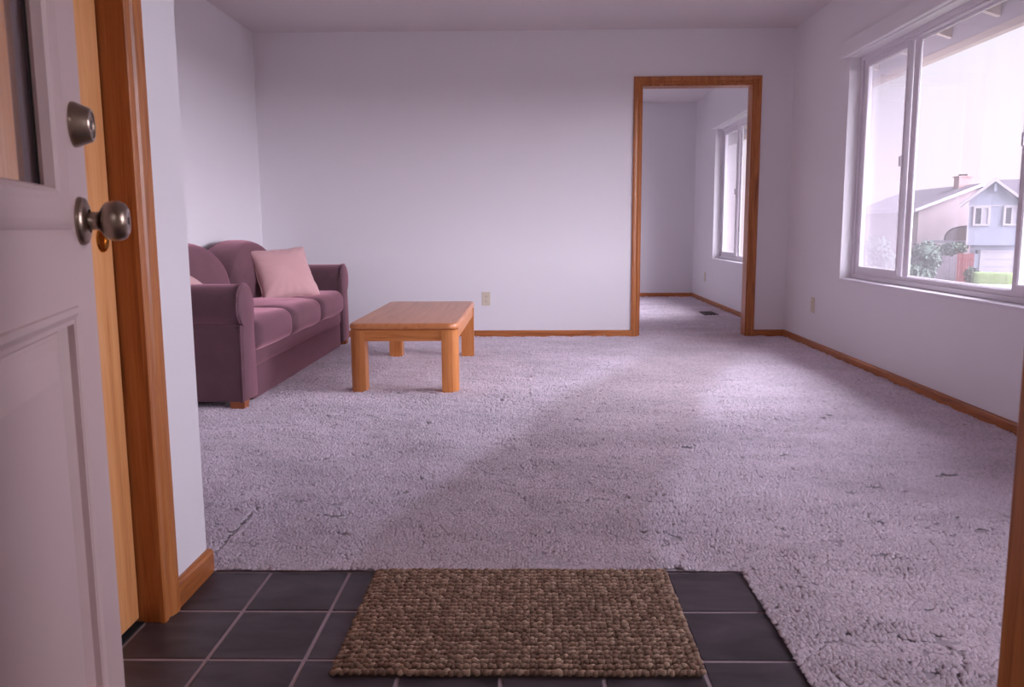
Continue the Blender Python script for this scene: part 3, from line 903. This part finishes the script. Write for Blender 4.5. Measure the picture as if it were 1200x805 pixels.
# ------------------------------------------------------------------ coffee table
def coffee_table():
    X0, X1, Y0, Y1, HT = -1.000, -0.396, 4.140, 5.435, 0.392
    r = root('coffee_table', ((X0 + X1) / 2, (Y0 + Y1) / 2, .006), label='low honey oak coffee table with rounded corner legs beside the sofa', cat='coffee table')
    def rrect(x0, x1, y0, y1, rad, n=8):
        out = []
        for cx_, cy_, a0 in ((x1 - rad, y0 + rad, -90), (x1 - rad, y1 - rad, 0), (x0 + rad, y1 - rad, 90), (x0 + rad, y0 + rad, 180)):
            for k in range(n + 1):
                a = math.radians(a0 + 90 * k / n)
                out.append((cx_ + rad * math.cos(a), cy_ + rad * math.sin(a)))
        return out
    bm = bmesh.new()
    prof = [(.010, HT - .034), (.002, HT - .030), (0, HT - .024), (0, HT - .016), (.003, HT - .007), (.010, HT - .001), (.018, HT)]
    loops = []
    for ins, z in prof:
        loops.append([bm.verts.new((x, y, z)) for x, y in rrect(X0 + ins, X1 - ins, Y0 + ins, Y1 - ins, .062 - ins * .6)])
    for a, b in zip(loops, loops[1:]):
        for k in range(len(a)):
            j = (k + 1) % len(a)
            bm.faces.new((a[k], a[j], b[j], b[k]))
    bm.faces.new(loops[-1]); bm.faces.new(list(reversed(loops[0])))
    obj('tabletop', bm, M['tabletop'], r, True, 30)
    zt = HT - .038
    obj('top_cleat', B((X0 + .016, X1 - .016, Y0 + .016, Y1 - .016, HT - .040, HT - .033)), M['tableY'], r)
    lw = .088
    for sx in (0, 1):
        for sy in (0, 1):
            ox = X1 - .004 if sx else X0 + .004; oy = Y1 - .004 if sy else Y0 + .004
            dx = -1 if sx else 1; dy = -1 if sy else 1
            # square post, outer corner rounded to a quarter circle
            R_ = .060
            pts = [(ox + dx * lw, oy), (ox + dx * lw, oy + dy * lw), (ox, oy + dy * lw)]
            cx_, cy_ = ox + dx * R_, oy + dy * R_
            arc = []
            for k in range(11):
                a = math.pi / 2 * k / 10
                arc.append((cx_ - dx * R_ * math.cos(a), cy_ - dy * R_ * math.sin(a)))
            pts += arc
            bm = bmesh.new()
            poly = pts
            prism(bm, poly, lambda q, k: (q[0], q[1], zt if k else .006))
            bmesh.ops.remove_doubles(bm, verts=bm.verts, dist=1e-5)
            obj('leg', bm, M['tableZ'], r, True, 35)
    za = HT - .098
    obj('apron', B((X0 + lw + .004, X1 - lw - .004, Y0 + .010, Y0 + .030, za, zt, .002)), M['tableX'], r)
    obj('apron', B((X0 + lw + .004, X1 - lw - .004, Y1 - .030, Y1 - .010, za, zt, .002)), M['tableX'], r)
    obj('apron', B((X0 + .010, X0 + .030, Y0 + lw + .004, Y1 - lw - .004, za, zt, .002)), M['tableY'], r)
    obj('apron', B((X1 - .030, X1 - .010, Y0 + lw + .004, Y1 - lw - .004, za, zt, .002)), M['tableY'], r)
coffee_table()

# ------------------------------------------------------------------ sofa
SY0, SY1 = 3.935, 5.825      # inner faces of the arms
def sofa():
    r = root('sofa', (-1.82, 4.88, .006), label='plum chenille three seat sofa with rolled arms and scalloped back', cat='sofa')
    F = M['plum']
    XBK, XF = -2.185, -1.452
    def arm_profile(grow=0.0):
        pts = []
        cw, cz, R_ = .098, .527, .106 + grow
        for k in range(19):
            a = math.radians(178 - 238 * k / 18)     # over the top from the inner side to under the outer roll
            pts.append((cw + R_ * math.cos(a), cz + R_ * math.sin(a)))
        pts.append((.163 + grow, .425)); pts.append((.168 + grow, .30)); pts.append((.170 + grow, .045 - grow)); pts.append((-.006 - grow, .045 - grow)); pts.append((-.006 - grow, .40))
        return pts
    for side in (0, 1):
        yi = SY1 if side else SY0
        sg = 1 if side else -1
        P = lambda q, x: (x, yi + sg * q[0], q[1])
        bm = bmesh.new()
        prism(bm, arm_profile(), lambda q, k: P(q, XF if k else XBK))
        arm = obj('arm', bm, F, r, True, 40)
        # upholstered front facing, bevelled
        bm = bmesh.new()
        prof = arm_profile(.003)
        c = (.09, .40)
        loops = []
        for ins, x in ((0, XF - .01), (0, XF + .008), (.006, XF + .016), (.016, XF + .020)):
            lp = []
            for q in prof:
                v = Vector((q[0] - .085, q[1] - .36))
                L_ = v.length
                w = Vector(q) - v.normalized() * ins
                lp.append(bm.verts.new(P(w, x)))
            loops.append(lp)
        for a, b in zip(loops, loops[1:]):
            for k in range(len(a)):
                j = (k + 1) % len(a)
                bm.faces.new((a[k], a[j], b[j], b[k]))
        bm.faces.new(loops[-1]); bm.faces.new(list(reversed(loops[0])))
        fc = obj('arm_front', bm, F, r, True, 50)
        bm = bmesh.new()
        tube(bm, [P(q, XF + .007) for q in prof[:-2]], .0055, 6)
        obj('piping', bm, F, fc, True)
    # base: front rail, lower panel, back
    def block(name, x0, x1, y0, y1, z0, z1, rad, n=8):
        bm = rounded_block((x1 - x0) / 2, (y1 - y0) / 2, (z1 - z0) / 2, rad, n)
        bmesh.ops.translate(bm, verts=bm.verts, vec=((x0 + x1) / 2, (y0 + y1) / 2, (z0 + z1) / 2))
        return obj(name, bm, F, r, True, 60)
    block('front_rail', -1.60, -1.448, SY0 + .001, SY1 - .001, .185, .285, .022)
    block('lower_panel', -1.56, -1.456, SY0 + .001, SY1 - .001, .012, .200, .014)
    obj('base_frame', B((-2.17, -1.55, SY0, SY1, .06, .26)), F, r)
    obj('back_frame', B((XBK - .008, -2.11, SY0 - .12, SY1 + .12, .06, .60, .02)), F, r)
    wy = (SY1 - SY0) / 3
    for k in range(3):
        yc = SY0 + wy * (k + .5)
        hx, hy, hz = .285, wy / 2 + .001, .080
        bm = rounded_block(hx, hy, hz, .058, 18)
        rn = random.Random(40 + k)
        for v in bm.verts:
            u, w = v.co.x / hx, v.co.y / hy
            crown = max(0, 1 - u * u) * max(0, 1 - w ** 4)
            if v.co.z > 0:
                v.co.z += .018 * crown + .010 * max(0, 1 - w * w)
            v.co.x += .016 * max(0, 1 - w * w) * (1 if u > .3 else 0) * max(0, 1 - (v.co.z / hz) ** 2 * .6)
            v.co.y *= 1 - .012 * abs(u) ** 3
            if v.co.z < 0 and u > .7: v.co.z -= .006
            v.co += Vector((0, 0, .004 * math.sin(7 * u + k) * math.sin(5 * w + 2 * k)))
            v.co += Vector((-1.706, yc, .352))
        o = obj('seat_cushion', bm, F, r, True)
    # two scalloped back cushions: flat-topped arches that meet in a deep notch
    hb = (SY1 - SY0) / 2
    for k in range(2):
        yc = SY0 + hb * (k + .5)
        bm = rounded_block(.105, hb / 2 + .012, .5, .085, 26)
        for v in bm.verts:
            w = min(1, abs(v.co.y) / (hb / 2 + .012))
            arch = .47 + .362 * (1 - w ** 2.3) ** (1 / 2.1)
            t = v.co.z + .5
            z = .40 + t * (arch - .40)
            bulge = .04 * max(0, 1 - w ** 2.2) * max(0, 1 - (2 * t - .85) ** 2) if v.co.x > 0 else 0
            lean = -.16 * (z - .42)
            v.co = Vector((-1.985 + v.co.x + bulge + lean, yc + v.co.y, z))
        for v in bm.verts:
            v.co.x = max(v.co.x, -2.19)
        obj('back_cushion', bm, F, r, True)
    for x, y in ((-1.478, 3.80), (-1.478, 5.96), (-2.12, 3.80), (-2.12, 5.96)):
        bm = bmesh.new()
        t, b = .040, .034
        prism(bm, [(-1, -1), (1, -1), (1, 1), (-1, 1)], lambda q, k: (x + q[0] * (t if k else b), y + q[1] * .030, .048 if k else .006))
        obj('leg', bm, M['leg_wood'], r)
sofa()

def pillow(loc, nrm, spin, size, label, seed):
    rn = random.Random(seed)
    N = 26
    bm = bmesh.new()
    grid = {}
    n = Vector(nrm).normalized()
    u = Vector((0, 0, 1)).cross(n).normalized(); v = n.cross(u)
    u, v = (u * math.cos(spin) + v * math.sin(spin)), (v * math.cos(spin) - u * math.sin(spin))
    c = Vector(loc)
    ph = [rn.uniform(0, 6.28) for _ in range(6)]
    for s in (0, 1):
        for i in range(N + 1):
            for j in range(N + 1):
                a, b = 2 * i / N - 1, 2 * j / N - 1
                if s == 1 and (i in (0, N) or j in (0, N)):
                    grid[s, i, j] = grid[0, i, j]; continue
                pin = 1 - .085 * (1 - b * b) * abs(a) ** 3; pin2 = 1 - .085 * (1 - a * a) * abs(b) ** 3
                x, y = a * pin * size / 2, b * pin2 * size / 2
                th = ((1 - abs(a) ** 2.6) * (1 - abs(b) ** 2.6)) ** .55 * .072
                edge = max(abs(a), abs(b))
                wr = .0055 * edge ** 3 * math.sin(9 * math.atan2(b, a) * 2 + ph[0]) * (1 - edge ** 8) + .004 * math.sin(5 * a + ph[1]) * math.sin(4 * b + ph[2]) * (1 - edge ** 2)
                z = (th + wr) * (1 if s else -1)
                if edge >= .999: z = .006 * math.sin(10 * (a + b) + ph[3])
                grid[s, i, j] = bm.verts.new(c + u * x + v * y + n * z)
        for i in range(N):
            for j in range(N):
                q = [grid[s, i, j], grid[s, i + 1, j], grid[s, i + 1, j + 1], grid[s, i, j + 1]]
                bm.faces.new(q if s else list(reversed(q)))
    base = (c.x, c.y, c.z)
    r = root('throw_pillow', base, label=label, cat='pillow', group='pink pillows on the sofa')
    obj('pillow_cover', bm, M['pink'], r, True)
    # seam piping round the edge
    e_ = []
    for i in range(N): e_.append(grid_co(c, u, v, n, 2 * i / N - 1, -1, size, ph))
    for j in range(N): e_.append(grid_co(c, u, v, n, 1, 2 * j / N - 1, size, ph))
    for i in range(N): e_.append(grid_co(c, u, v, n, 1 - 2 * i / N, 1, size, ph))
    for j in range(N): e_.append(grid_co(c, u, v, n, -1, 1 - 2 * j / N, size, ph))
    bm2 = bmesh.new(); tube(bm2, e_, .003, 6, True)
    obj('seam', bm2, M['pink'], r, True)
def grid_co(c, u, v, n, a, b, size, ph):
    pin = 1 - .085 * (1 - b * b) * abs(a) ** 3; pin2 = 1 - .085 * (1 - a * a) * abs(b) ** 3
    return c + u * (a * pin * size / 2) + v * (b * pin2 * size / 2) + n * (.006 * math.sin(10 * (a + b) + ph[3]))
pillow((-1.712, 5.32, .600), (.50, -.66, .58), .07, .415, 'square pink pillow propped against the far arm of the sofa', 3)
pillow((-1.86, 4.14, .575), (.58, .25, .78), -.12, .40, 'pink pillow mostly hidden behind the near rolled sofa arm', 5)

# ------------------------------------------------------------------ outside: own eave
eave = root('roof', (2.55, 5.0, 2.1), label='own house eave with rafter tails above the window', cat='roof', kind='structure')
XE = 2.85
obj('fascia', B((XE, XE + .04, -1.0, 12.0, 2.112, 2.30)), M['fascia'], eave)
obj('fascia_lip', B((XE - .004, XE + .05, -1.0, 12.0, 2.066, 2.112)), M['soffit'], eave)
sl = .32
bm = bmesh.new()
prism(bm, [(XRO, 2.238 + (XE - XRO) * sl), (XE + .02, 2.238), (XE + .02, 2.28), (XRO, 2.28 + (XE - XRO) * sl)], lambda q, k: (q[0], 12.0 if k else -1.0, q[1]))
obj('soffit_board', bm, M['soffit'], eave)
for k in range(18):
    y = 5.467 - .542 * 8 + .542 * k
    bm = bmesh.new()
    prism(bm, [(XRO, 2.163 + (XE - XRO) * sl), (XE, 2.163), (XE, 2.240), (XRO, 2.240 + (XE - XRO) * sl)], lambda q, kk: (q[0], y + (.019 if kk else -.019), q[1]))
    obj('rafter_tail', bm, M['soffit'], eave)
setting('wall_gable', B((XRO - .14, XRO, -1.0, 12.0, H, 2.66)), M['stucco'], 'outer wall top behind the eave', 'wall')

# ------------------------------------------------------------------ outside: ground, houses, fences, planting
AZ = math.radians(29.7)
RX, RY = Vector((math.cos(AZ), -math.sin(AZ), 0)), Vector((math.sin(AZ), math.cos(AZ), 0))
def street(lx, ld, z): return RX * lx + RY * ld + Vector((0, 0, z))
def gz(ld): return -.5 - .04 * max(0, ld)
bm = bmesh.new()
vs = [bm.verts.new(street(x, y, gz(y) if y > 0 else -.5)) for y in (-60, 0, 160) for x in (-90, 90)]
bm.faces.new((vs[0], vs[1], vs[3], vs[2])); bm.faces.new((vs[2], vs[3], vs[5], vs[4]))
setting('ground', bm, M['ground'], 'pale ground falling away towards the street', 'ground')
setting('porch', B((-2.2, 2.2, -2.6, YF - .12, -.14, -.02)), M['porch'], 'concrete porch before the front door', 'porch')

setting('roof_added', B((-3.0, 1.3, -2.2, YF - .12, 2.40, 2.50)), M['soffit'], 'unseen flat roof added over the front step to cut the light', 'porch roof')  # unseen roof, added to dim the light through the front door
setting('wall_added', B((1.15, 1.3, -5.0, YF - .12, -.3, 2.45)), M['stucco'], 'unseen side wall added by the front step to block the sun', 'wall')  # unseen wall, added to keep sun out of the front doorway
def sbox(name, parent, m, x0, x1, d0, d1, z0, z1):
    bm = B((x0, x1, d0, d1, z0, z1))
    return obj(name, bm, m, parent, local=True)
def far_window(parent, x0, x1, d, z0, z1, curtain=True):
    t = .14
    bm = bmesh.new()
    ring(bm, x0, x1, z0, z1, [(0, d - .02), (0, d - .10), (t, d - .10), (t, d + .02), (0, d + .02)], lambda x, z, q: (x, q, z))
    f_ = obj('window_frame', bm, M['ext_white'], parent, local=True)
    xm = (x0 + x1) / 2
    obj('pane', B((x0, xm, d - .06, d - .03, z0, z1)), M['far_glass'], f_, local=True)
    obj('pane', B((xm, x1, d - .05, d - .02, z0, z1)), M['curtain'], f_, local=True)
    obj('muntin', B((xm - .04, xm + .04, d - .09, d - .02, z0, z1)), M['ext_white'], f_, local=True)

def local_root(name, lx, ld, z, label, cat, extra=0.0):
    p = street(lx, ld, z)
    r = root(name, p, -AZ + extra, label=label, cat=cat)
    r['origin'] = [0, 0, 0]
    return r

def blue_house():
    L = 64.0
    z0 = gz(L)
    r = local_root('house', 0, L, 0, 'pale blue two storey house with white gable trim across the street', 'house')
    peak, ez, hw, px = 4.18, 2.45, 2.12, .93
    # upper storey wall with gable
    bm = bmesh.new()
    prism(bm, [(-.60, -.48), (px + hw - .55, -.48), (px + hw - .55, ez + .1), (px, peak - .18), (-.60, ez + .42)], lambda q, k: (q[0], 8.0 if k else 0, q[1]))
    obj('upper_wall', bm, M['blue_siding'], r, local=True)
    sbox('upper_wall', r, M['blue_siding'], px + hw - .55, 9.0, .6, 8.0, -.48, 2.5)
    sbox('lower_wall', r, M['blue_siding'], -.35, 9.0, .45, 8.0, z0 - .3, -.48)
    sbox('trim_board', r, M['ext_white'], -.60, px + hw - .55, -.04, .0, 2.24, 2.32)
    # gable roof: rake boards and slopes
    for sg, nm in ((-1, 'rake_board'), (1, 'rake_board')):
        bm = bmesh.new()
        prism(bm, [(px, peak), (px + sg * hw, ez - .06), (px + sg * hw, ez - .30), (px, peak - .24)], lambda q, k: (q[0], -.40 if k == 0 else -.32, q[1]))
        obj(nm, bm, M['ext_white'], r, local=True)
        bm = bmesh.new()
        prism(bm, [(px, peak + .02), (px + sg * hw, ez - .04), (px + sg * hw, ez - .12), (px, peak - .06)], lambda q, k: (q[0], -.32 if k == 0 else 6, q[1]))
        obj('roof_slope', bm, M['roof_grey'], r, local=True)
    bm = bmesh.new()
    prism(bm, [(.1, 2.4), (3.2, 4.22), (3.3, 4.12), (8.4, 2.3)], lambda q, k: (9.5 if k else px + .1, q[0], q[1]))
    obj('main_roof', bm, M['roof_grey'], r, local=True)
    sbox('gable_bracket', r, M['blue_siding'], px - .06, px + .10, -.30, 0, 3.25, 3.85)
    far_window(r, -.14, .62, 0, 1.02, 2.12)
    far_window(r, 1.68, 2.40, 0, 1.02, 2.12)
    bm = bmesh.new()
    ring(bm, .45, 5.2, z0, -.98, [(0, .40), (.14, .40), (.14, .47), (0, .47)], lambda x, z, q: (x, q, z), True)
    obj('garage_frame', bm, M['ext_white'], r, local=True)
    g = None
    for k in range(4):
        h_ = (-.98 - z0) / 4
        obj('garage_panel', B((.45, 5.2, .41, .46, z0 + k * h_ + .012, z0 + (k + 1) * h_ - .012)), M['ext_white'], r, local=True)
    for x, z in ((-.5, -.62), (.10, -.98)):
        bm = bmesh.new(); lathe(bm, [(0, .16), (.10, .12), (.07, -.08), (0, -.12)], lambda a, b, hh: (x + a, .30 + b if x > 0 else -.12 + b, z + hh), 10)
        obj('porch_lamp', bm, M['dark'], r, local=True)
    sbox('downpipe', r, M['ext_white'], -.62, -.54, -.08, 0, -.48, 2.3)
blue_house()

def beige_house():
    # ridge runs back and to the left of the gable peak
    L = 74.0
    z0 = gz(L) - .4
    ridge = Vector((-5.64, 11.0)).normalized()
    ang = math.atan2(ridge.y, ridge.x)
    p = street(.14, L, 0)
    r = root('house', p, -AZ + ang, label='beige house with long grey roof and brick chimney left of the blue house', cat='house')
    r['origin'] = [0, 0, 0]
    # local x along the ridge (away), local y to the left-front slope
    RL, HW, PK, EZ = 14.0, 5.2, 4.32, 2.30
    bm = bmesh.new()
    prism(bm, [(-HW + .5, z0), (HW - .5, z0), (HW - .5, EZ + .05), (0, PK - .25), (-HW + .5, EZ + .05)], lambda q, k: (.4 if k == 0 else RL, q[0], q[1]))
    obj('wall', bm, M['beige_stucco'], r, local=True)
    for sg in (1, -1):
        bm = bmesh.new()
        prism(bm, [(0, PK), (sg * HW, EZ), (sg * HW, EZ - .1), (0, PK - .1)], lambda q, k: (0 if k == 0 else RL + .4, q[0], q[1]))
        obj('roof_slope', bm, M['roof_grey'], r, local=True)
        bm = bmesh.new()
        prism(bm, [(0, PK - .02), (sg * HW, EZ - .02), (sg * HW, EZ - .26), (0, PK - .26)], lambda q, k: (-.08 if k == 0 else 0, q[0], q[1]))
        obj('rake_board', bm, M['ext_white'], r, local=True)
        obj('eave_board', B((0, RL + .4, sg * HW - .04, sg * HW + .04, EZ - .26, EZ - .02)), M['ext_white'], r, local=True)
    ch = obj('chimney', B((2.2, 3.1, -.25, .75, 3.2, 4.95), (2.12, 3.18, -.33, .83, 4.95, 5.06)), M['chimney'], r, local=True)
    obj('chimney_cap', B((2.4, 2.9, 0, .5, 5.06, 5.22)), M['dark'], ch, local=True)
    bm = bmesh.new()
    ring(bm, 3.6, 4.6, .62, 2.0, [(0, HW - .46), (.12, HW - .46), (.12, HW - .52), (0, HW - .52)], lambda x, z, q: (x, q, z))
    f_ = obj('window_frame', bm, M['beige_stucco'], r, local=True)
    obj('pane', B((3.6, 4.6, HW - .52, HW - .48, .62, 2.0)), M['far_glass'], f_, local=True)
beige_house()

cp = local_root('carport', 0, 68, 0, 'flat white carport roof with an arched grey end beside the blue house', 'carport')
obj('roof_slab', B((-3.4, -.65, 0, 4, -.42, -.22)), M['ext_white'], cp, local=True)
for x in (-3.3, -.85):
    obj('post', B((x - .06, x + .06, .1, .22, gz(68) - .1, -.42)), M['ext_white'], cp, local=True)
bm = bmesh.new()
prism(bm, [(-2.1, -.22), (-.66, -.22), (-.66, .84)] + [(-.66 - 1.44 * math.sin(math.radians(a)), -.22 + 1.06 * math.cos(math.radians(a)) ** .7) for a in (15, 30, 45, 60, 75)], lambda q, k: (q[0], .3 if k == 0 else 3.5, q[1]))
obj('arched_end', bm, M['beige_stucco'], cp, local=True)
bm = bmesh.new(); tube(bm, [(-.66 - 1.46 * math.sin(math.radians(a)), .28, -.22 + 1.09 * max(0, math.cos(math.radians(a))) ** .7) for a in (0, 15, 30, 45, 60, 75, 90)], .05, 6)
obj('arch_rim', bm, M['roof_grey'], cp, local=True)

def fence(name, x0, x1, ld, zt, m, label, n):
    r = local_root(name, x0, ld, 0, label, 'fence')
    w = (x1 - x0) / n
    for k in range(n):
        h_ = random.uniform(-.04, .04)
        obj('board', B((k * w + .008, (k + 1) * w - .008, -.012 + random.uniform(0, .01), .012, gz(ld) - .1, zt + h_)), m, r, local=True)
    obj('rail', B((0, x1 - x0, .012, .06, zt - .45, zt - .36)), m, r, local=True)
    obj('rail', B((0, x1 - x0, .012, .06, gz(ld) + .3, gz(ld) + .39)), m, r, local=True)
fence('fence', -2.25, -1.03, 60, -1.13, M['fence_grey'], 'grey weathered board fence beneath the carport roof', 9)
fence('fence', -1.03, -.03, 60.3, -.97, M['fence_red'], 'dark red board gate between grey fence and blue house', 7)

def leaf_cloud(name, parent, m, clumps, n, size, seed):
    rng = np.random.RandomState(seed)
    C_ = np.array([c[:3] for c in clumps]); Rr = np.array([c[3:6] for c in clumps])
    k = rng.randint(0, len(clumps), n)
    d = rng.normal(size=(n, 3)); d /= np.linalg.norm(d, axis=1)[:, None]
    p = C_[k] + d * Rr[k] * rng.uniform(.72, 1.05, (n, 1))
    a = rng.normal(size=(n, 3)); a /= np.linalg.norm(a, axis=1)[:, None]
    b = np.cross(a, rng.normal(size=(n, 3))); b /= np.linalg.norm(b, axis=1)[:, None]
    s = size * rng.uniform(.6, 1.3, (n, 1))
    V = np.stack([p - a * s, p + b * s * .55, p + a * s, p - b * s * .55], 1).reshape(-1, 3)
    L_ = np.arange(n * 4)
    me = np_mesh(name, V, 4, L_)
    o = obj(name, me, m, parent, local=True)
    o['kind'] = 'stuff'
    return o
def blob(parent, m, clumps, name='leaf_mass'):
    bm = bmesh.new()
    for c in clumps:
        mtx = Matrix.Translation(c[:3]) @ Matrix.Diagonal((c[3] * .82, c[4] * .82, c[5] * .82, 1))
        bmesh.ops.create_icosphere(bm, subdivisions=2, radius=1, matrix=mtx)
    return obj(name, bm, m, parent, True, local=True)
def shrub(name, lx, ld, clumps, m, label, cat, n=900, size=.13, seed=1, trunk=None):
    r = local_root(name, lx, ld, gz(ld), label, cat)
    blob(r, m, clumps)
    leaf_cloud('foliage', r, m, clumps, n, size, seed)
    if trunk:
        bm = bmesh.new(); tube(bm, [(0, 0, -.1), (.03, 0, trunk * .5), (0, .02, trunk)], .12, 7); obj('trunk', bm, M['trunk'], r, True, local=True)
    return r
g60 = gz(59)
shrub('tree', -2.85, 58, [(0, 0, 2.0, .85, .8, .75), (-.35, .1, 1.3, .7, .7, .8), (.35, .1, 1.5, .65, .7, .7), (.05, 0, .7, .7, .6, .7)], M['leaf_dark'], 'rounded grey green tree left of the grey fence', 'tree', 1500, .14, 1, 1.2)
shrub('tree', -1.45, 63, [(0, 0, 2.3, .55, .6, .4), (-.5, .1, 2.2, .5, .6, .4), (.45, .1, 2.35, .45, .6, .4)], M['leaf_dark'], 'dark foliage under the carport roof above the fences', 'tree', 1200, .14, 2, 2.0)
shrub('bush', -3.35, 56, [(0, 0, .55, .65, .6, .6), (.5, 0, .4, .5, .5, .5)], M['leaf_dark'], 'low pale bush below the rounded grey green tree', 'bush', 900, .12, 3)
shrub('tree', -5.75, 57, [(0, 0, 2.2, .9, .8, .8), (-.6, 0, 1.5, .7, .7, .9), (.6, 0, 1.2, .7, .7, .9), (0, 0, .7, 1.0, .7, .8)], M['leaf_dark'], 'dark bushy tree seen through the narrow sliding pane', 'tree', 1700, .15, 4, 1.2)
shrub('tree', -6.9, 98, [(0, 0, 6.9, 1.3, 1.2, 1.0), (1.2, 0, 7.1, 1.1, 1.1, 1.0), (-1.5, 0, 6.4, 1.2, 1.2, .9)], M['leaf_dark'], 'treetop showing above the beige house roof', 'tree', 1500, .22, 5, 6.4)
shrub('bush', -.15, 59, [(0, 0, .5, .42, .42, .55), (.25, .05, .38, .35, .35, .45)], M['leaf_dark'], 'small dark bush before the red gate', 'bush', 900, .1, 6)
def hedge():
    r = local_root('hedge', 1.05, 57, gz(57), 'clipped bright green hedge before the white garage door', 'hedge')
    m = M['leaf_green']
    bm = rounded_block(1.05, .35, .40, .1, 6)
    bmesh.ops.translate(bm, verts=bm.verts, vec=(0, 0, .36)); obj('leaf_mass', bm, m, r, True, local=True)
    cl = [(-1 + .25 * k, 0, .37, .2, .34, .40) for k in range(9)]
    leaf_cloud('foliage', r, m, cl, 1600, .07, 9)
hedge()
setting('driveway', (lambda bm: (bm.faces.new([bm.verts.new(street(*q)) for q in ((.6, 63, gz(63) + .02), (-.3, 40, gz(40) + .02), (6.5, 40, gz(40) + .02), (5.4, 63, gz(63) + .02))]), bm)[1])(bmesh.new()), M['porch'], 'pale concrete driveway of the blue house', 'driveway')
